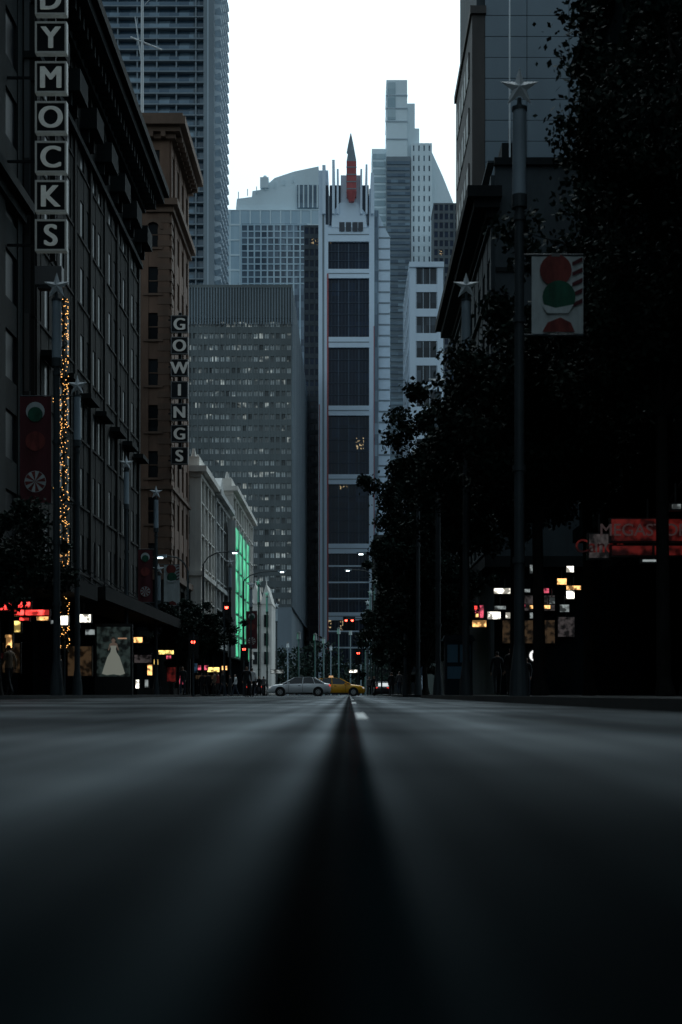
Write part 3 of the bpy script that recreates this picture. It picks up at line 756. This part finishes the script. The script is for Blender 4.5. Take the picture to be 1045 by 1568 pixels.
def sign(px0,px1,py0,py1,d,k,name='shop_sign',txt=None,tm=None):
    T=Thing(name,(0,0,0)); x0,x1,z1,z0=sx(px0,d),sx(px1,d),sz(py0,d),sz(py1,d)
    T.p('case',black).box(x0-.04,x1+.04,d+.02,d+.2,z0-.04,z1+.04); T.p('face',sig[k]).box(x0,x1,d-.01,d+.019,z0,z1)
    T.p('bracket',black).tube(((x0+x1)/2,d+.1,z1),((x0+x1)/2,d+.1,z1+.5),.03,.03,6)
    if txt: text(T,txt,(x0+x1)/2,d-.03,(z0+z1)/2,(z1-z0)*.8,tm or black)
    T.done()
for a in [(14,46,922,930,50,'red'),(22,75,934,942,51,'red'),(0,12,926,934,49,'red'),(22,31,951,968,52,'yel'),(93,104,943,957,58,'white'),(116,139,941,953,60,'white'),(56,74,943,950,55,'warm'),
    (131,145,964,972,66,'dim'),(205,218,976,984,79,'warm'),(243,266,996,1002,88,'yel'),(226,233,1018,1034,86,'warm'),(256,269,1022,1044,90,'redd'),(300,318,1019,1026,104,'pink'),(318,336,1022,1029,106,'yel'),(295,302,1016,1030,101,'blue'),
    (208,213,1041,1054,84,'white'),(222,227,1041,1053,85,'dim'),(275,283,1035,1048,110,'pink'),(8,18,972,992,47,'warm'),(415,434,1026,1031,130,'dim'),(535,549,1026,1030,130,'white'),
    (30,44,946,950,50,'red'),(78,90,950,955,56,'dim'),(0,14,1000,1008,46,'redd'),(236,242,1010,1018,87,'yel'),(340,348,1020,1026,107,'warm'),
    (4,30,985,1030,53,'room'),(104,140,990,1035,62,'room'),(206,232,1003,1015,83,'vdim'),(255,262,1004,1009,89,'pink'),(300,330,1034,1040,105,'room')]:
    sign(*a)
for a in [(757,790,901,909,78.6,'white'),(793,812,902,907,78.6,'dim'),(826,841,901,908,78.6,'pink'),(868,880,905,917,78.6,'white'),(854,868,886,895,78.6,'warm'),(868,890,897,903,78.5,'warm'),
    (747,767,937,948,78.6,'white'),(775,790,938,947,78.6,'white'),(812,826,938,947,78.6,'dim'),(812,843,927,932,78.6,'warm'),(728,741,927,946,78.2,'pink'),(868,879,867,876,78.6,'white'),(812,826,865,878,78.6,'dim'),(858,872,926,937,78.5,'dim'),
    (727,731,928,933,70,'red'),(729,733,940,945,70,'warm'),(758,775,928,933,78.4,'dim'),(842,850,915,925,78.3,'dim'),
    (800,850,912,935,78.7,'vdim'),(770,850,950,985,78.7,'room'),(855,880,945,975,78.7,'vdim'),(724,745,950,960,72,'warm'),(795,805,925,930,78.3,'pink')]:
    sign(*a)
sign(937,1050,795,828,34,'redd','billboard_sign','MEGASTORE',sigt)
sign(903,935,818,854,34.4,'vdim','camera_shop_sign','Canon',sig['redd'])
sign(938,1048,836,850,34.2,'redd'); sign(1030,1043,772,779,33,'dim')
sign(985,1020,857,860,34,'dim')
T=Thing('round_logo_sign',(sx(820,50),50,0)); T.p('post',polem).tube((0,.1,.12),(0,.1,1.7),.04,.04,8); T.p('disc',E('logo_white',(1,1,1),1.)).disc((0,0,sz(1004,50)),.2,24,.05); T.p('rim',black).disc((0,.06,sz(1004,50)),.25,24,.05)
T.p('motif',black).box(-.1,-.04,-.02,-.005,sz(1009,50),sz(1000,50)); T.p('motif').box(.03,.09,-.02,-.005,sz(1009,50),sz(1000,50)); T.done()
T=Thing('newspaper_kiosk',(sx(703,52),52,.12)); k=T.p('cabinet',M('kiosk_blue',(.005,.018,.03),.6,spec=.2)); k.box(-.5,.5,0,.7,0,2.0); k.prism([(-.6,-.1,2.0),(.6,-.1,2.0),(.5,-.1,2.2),(-.5,-.1,2.2)],(0,.9,0))
kp=T.p('panels',M('kiosk_panel',(.05,.16,.25),.5)); kp.box(-.42,-.04,-.03,-.005,1.2,1.85); kp.box(.04,.42,-.03,-.005,1.2,1.85); kp.box(-.42,.42,-.03,-.005,.6,1.05); T.done()

d=64
T=Thing('advertising_panel',(sx(174,d),d,0))
a,b=-.75,.75
T.p('frame',black).box(a-.1,b+.1,0,.25,.12,sz(955,d)); pz0=sz(1036,d); pz1=sz(960,d)
T.p('poster',EM('poster_teal',(.10,.15,.14),.14)).box(a,b,-.02,-.002,pz0,pz1)
pf=T.p('poster_dress',E('poster_dress',(.8,.85,.72),.16)); zc=(pz0+pz1)/2
hem=[(-.52,pz0+.12),(-.3,pz0+.06),(0,pz0+.1),(.3,pz0+.05),(.52,pz0+.13),(.44,pz0+.38),(.28,zc-.25),(.14,zc-.02),(.11,zc+.12),(.15,zc+.27),(.05,zc+.31),(-.05,zc+.31),(-.15,zc+.27),(-.11,zc+.12),(-.14,zc-.02),(-.28,zc-.25),(-.44,pz0+.38)]
pf.prism([(u,-.025,v) for u,v in hem],(0,-.004,0))
ps=T.p('poster_skin',E('poster_skin',(.55,.4,.3),.12)); ps.disc((0,-.035,zc+.50),.09,16,.004); ps.prism([(-.15,-.03,zc+.27),(.15,-.03,zc+.27),(.17,-.03,zc+.36),(.05,-.03,zc+.42),(-.05,-.03,zc+.42),(-.17,-.03,zc+.36)],(0,-.003,0))
for s in(-1,1): ps.prism([(s*.17,-.031,zc+.35),(s*.12,-.031,zc+.33),(s*.2,-.031,zc+.05),(s*.25,-.031,zc+.06)],(0,-.003,0))
T.p('poster_hair',E('poster_hair',(.1,.06,.04),.05)).disc((0,-.033,zc+.54),.12,16,.001)
T.p('poster_text',E('poster_txt',(.9,.5,.3),.3)).box(.2,.6,-.025,-.021,pz1-.55,pz1-.49)
T.done()

T=Thing('fairy_light_column',(sx(98,60),60,.12))
T.p('post',polem).tube((0,0,0),(0,0,sz(455,60)),.06,.05,8)
fl=T.p('bulbs',E('fairy_bulb',(1,.48,.13),3.0))
zmax=sz(462,60); n=420
for i in range(n):
    z=2.0+(zmax-2.)*R.random(); rr=.20*(1-.35*z/zmax)+.04; a=R.uniform(0,6.28); x=rr*math.cos(a); y=rr*math.sin(a); s=.012
    if R.random()<.25 and z>6: x-=R.uniform(0,.3)
    fl.box(x-s,x+s,y-s,y+s,z-s,z+s)
gw=T.p('garland',leafd)
k=0
while k<160:
    z=1.8+(zmax-1.8)*k/160; a=k*.9; rr=.20*(1-.35*z/zmax); gw.tube((rr*math.cos(a),rr*math.sin(a),z),(rr*math.cos(a+.9),rr*math.sin(a+.9),z+.11),.035,.035,5,False); k+=1
T.done()

# ------------------------------------------------------------ cars
tyre=M('tyre',(.015,.015,.016),.8); hub=M('alloy',(.4,.41,.42),.35,.3); cgl=M('car_glass',(.012,.016,.018),.05,var=.1)
headl=M('headlamp',(.6,.62,.62),.15,emit=(1,1,1),es=.3); taill=E('tail_lamp',(1,.04,.02),.8)
def car(name,x,y,rot,paint,taxi=False):
    T=Thing(name,(x,y,0),rot)
    st=[(-2.36,.38,.70,.60),(-2.28,.26,.92,.78),(-1.9,.20,.97,.87),(-1.2,.18,.98,.90),(0,.18,.955,.91),(.9,.18,.95,.90),(1.35,.18,.90,.89),(1.9,.20,.83,.85),(2.25,.24,.70,.74),(2.36,.34,.56,.58)]
    bd=T.p('body',paint); vs=[]
    for (sx_,zb,zt,hw) in st:
        m=(zb+zt)/2
        prof=[(-hw*.9,zb),(-hw,zb+.12),(-hw,m+.05),(-hw*.97,zt-.07),(-hw*.86,zt),(0,zt+.025),(hw*.86,zt),(hw*.97,zt-.07),(hw,m+.05),(hw,zb+.12),(hw*.9,zb)]
        vs+=[(sx_,a,b) for a,b in prof]
    n=11; fs=[]
    for i in range(len(st)-1):
        for j in range(n): fs.append((i*n+j,(i+1)*n+j,(i+1)*n+(j+1)%n,i*n+(j+1)%n))
    fs.append(tuple(range(n))); fs.append(tuple(range((len(st)-1)*n,len(st)*n))); bd.add(vs,fs); bd.smooth=True
    side=[(-1.85,.95),(-1.12,1.38),(-.8,1.42),(.0,1.43),(.35,1.38),(1.2,.93)]
    def hw(z): return .83-(z-.93)*.42
    g=T.p('glass',cgl); g.add([(a,-hw(z),z) for a,z in side]+[(a,hw(z),z) for a,z in side],[tuple(range(6)),tuple(range(11,5,-1))]+[(i,i+6,(i+1)%6+6,(i+1)%6) for i in range(6)])
    rf=T.p('roof',paint)
    top=[(-1.18,1.385),(-.82,1.44),(.0,1.455),(.40,1.385)]
    rf.add([(a,-hw(z)-.0,z) for a,z in top]+[(a,hw(z)+.0,z) for a,z in top]+[(a,-hw(z)-.01,z-.05) for a,z in top]+[(a,hw(z)+.01,z-.05) for a,z in top],
       [(i,i+1,i+5,i+4) for i in range(3)]+[(i,i+8,i+9,i+1) for i in range(3)]+[(i+4,i+5,i+13,i+12) for i in range(3)])
    for s in(-1,1):
        for (a,za),(b,zb_),w_ in(((1.22,.93),(.36,1.39),.045),((-1.87,.95),(-1.13,1.39),.06),((-.25,.94),(-.3,1.41),.04),((-1.15,.95),(-1.0,1.39),.03)):
            rf.tube((a,s*(hw(za)+.005),za),(b,s*(hw(zb_)+.005),zb_),w_,w_*.8,6)
        for wx in(-1.42,1.42):
            T.p('wheel_arches',tyre).tube((wx,s*.70,.34),(wx,s*.915,.34),.385,.385,24)
            T.p('tyres',tyre).tube((wx,s*.72,.32),(wx,s*.925,.32),.32,.32,24); T.p('hubs',hub).tube((wx,s*.9,.32),(wx,s*.935,.32),.20,.19,14)
            for k in range(5):
                a=k*2*math.pi/5; T.p('hub_gaps',tyre).tube((wx+.12*math.cos(a),s*.93,.32+.12*math.sin(a)),(wx+.12*math.cos(a),s*.94,.32+.12*math.sin(a)),.035,.035,6)
        T.p('headlamps',headl).box(2.02,2.26,s*.62-.13,s*.62+.13,.60,.72); T.p('tail_lamps',taill).box(-2.33,-2.18,s*.62-.15,s*.62+.15,.74,.88)
        T.p('sill',tyre).box(-1.0,1.0,s*.905-.015,s*.905+.015,.17,.27); T.p('mirrors',paint).box(.72,.92,s*.98-.08,s*.98+.08,.93,1.06)
        T.p('door_lines',tyre).box(-.27,-.255,s*.912-.004,s*.912+.004,.3,.9); T.p('door_lines').box(.78,.795,s*.912-.004,s*.912+.004,.3,.9); T.p('door_handles',tyre).box(-.1,.08,s*.915-.01,s*.915+.012,.78,.81)
    if taxi:
        T.p('taxi_sign',E('taxi_sign_lit',(1,.6,.3),.5)).prism([(-.55,-.12,1.47),(-.15,-.12,1.47),(-.2,-.12,1.62),(-.5,-.12,1.62)],(0,.24,0)); T.p('taxi_sign_base',black).box(-.6,-.1,-.15,.15,1.45,1.468)
    T.done()
silver=M('silver_paint',(.9,.93,.95),.3,.0,var=.05); yellow=M('taxi_yellow',(.95,.45,.02),.35,0,var=.08)
car('silver_car',sx(459,107),107,math.pi,silver); car('taxi',sx(514,112.5)+.0,112.5,0,yellow,True)
car('parked_car',sx(585,150),150,math.pi/2,M('dark_paint',(.05,.05,.055),.3))
car('parked_car',-8.6,132,math.pi/2,M('grey_paint',(.1,.1,.11),.3))

# ------------------------------------------------------------ people
skin=M('skin',(.35,.2,.14),.6,var=.05); hairm=M('hair',(.02,.015,.012),.7); shoe=M('shoes',(.02,.02,.02),.5)
cl={'white':M('shirt_white',(.8,.82,.83),.8),'dark':M('coat_dark',(.012,.015,.018),.8),'denim':M('denim',(.03,.045,.07),.8),'red':M('jacket_red',(.3,.05,.04),.8),'grey':M('coat_grey',(.14,.14,.15),.8),'tan':M('coat_tan',(.25,.18,.12),.8)}
def person(x,y,rot,top,leg,s=.28,h=1.72,z=.12):
    T=Thing('pedestrian',(x,y,z),rot); k=h/1.72
    V=[(0,0,.95),(0,0,1.1),(0,.01,1.3),(0,0,1.43),(0,.01,1.5),(0,.03,1.56),(0,.025,1.64),(0,.01,1.70)]
    r=[(.15,.11),(.135,.10),(.165,.115),(.10,.08),(.052,.055),(.07,.085),(.078,.098),(.05,.06)]
    Ed=[(i,i+1) for i in range(7)]
    for sd in(-1,1):
        o=len(V); f=s*sd
        V+=[(sd*.09,0,.88),(sd*.1,f*.5+.04,.5),(sd*.1,f-.02,.1),(sd*.105,f+.1,.04),(sd*.11,f+.17,.03)]
        r+=[(.095,.1),(.06,.065),(.042,.048),(.042,.035),(.035,.025)]; Ed+=[(0,o),(o,o+1),(o+1,o+2),(o+2,o+3),(o+3,o+4)]
        o=len(V)
        V+=[(sd*.17,0,1.4),(sd*.235,-f*.25-.02,1.13),(sd*.23,-f*.55+.08,.9),(sd*.225,-f*.6+.11,.83),(sd*.222,-f*.6+.14,.76),(sd*.19,-f*.6+.14,.83)]
        r+=[(.065,.07),(.045,.048),(.03,.032),(.03,.02),(.018,.013),(.012,.012)]; Ed+=[(3,o),(o,o+1),(o+1,o+2),(o+2,o+3),(o+3,o+4),(o+3,o+5)]
    me=bpy.data.meshes.new('p'); me.from_pydata([tuple(c*k for c in v) for v in V],Ed,[]); ob=bpy.data.objects.new('tmp',me); scene.collection.objects.link(ob)
    ob.modifiers.new('S','SKIN'); 
    for i,sv in enumerate(me.skin_vertices[0].data): sv.radius=(r[i][0]*k,r[i][1]*k); sv.use_root=(i==0)
    su=ob.modifiers.new('U','SUBSURF'); su.levels=2
    dg=bpy.context.evaluated_depsgraph_get(); m2=bpy.data.meshes.new_from_object(ob.evaluated_get(dg)); bpy.data.objects.remove(ob)
    m2.materials.clear()
    for m in(cl[top],cl[leg],skin,hairm,shoe): m2.materials.append(m)
    for f in m2.polygons:
        c=f.center/k; f.use_smooth=True
        if c.z>1.66 or (c.z>1.56 and c.y<-.0): mi=3
        elif c.z>1.48: mi=2
        elif c.z<.1: mi=4
        elif abs(c.x)>.17 and c.z<.89: mi=2
        elif c.z<.93: mi=1
        else: mi=0
        f.material_index=mi
    m2.name='body'; T.child(bpy.data.objects.new('body',m2)); T.done()
ppl=[(386,78,'white','dark',.2),(378,77,'dark','dark',-2.9),(334,92,'red','dark',1.6),(341,93,'dark','denim',-1.5),(329,95,'tan','dark',1.5),(404,118,'grey','dark',.1),(397,116,'dark','dark',3),(280,88,'dark','denim',3),
     (14,46,'tan','dark',1.0),(92,57,'dark','dark',2.),(600,100,'dark','dark',0),(612,101,'grey','denim',.2),(783,52,'dark','dark',3),(806,60,'dark','denim',2.9),(353,108,'dark','dark',1.4),(361,109,'white','denim',1.6),(319,96,'dark','dark',.5),(573,119,'dark','dark',3),(762,57,'dark','dark',0),
     (310,98,'dark','dark',.3),(391,121,'dark','denim',.1),(566,121,'grey','dark',3.)]
for px,d,a,b,ro in ppl:
    X_=sx(px,d); onp=(X_<-9.95 and not 94.3<d<108.7) or (X_>3.05 and not 57.3<d<76.7)
    person(X_,d,ro,a,b,s=R.uniform(.1,.3),h=R.uniform(1.62,1.8),z=.12 if onp else 0)
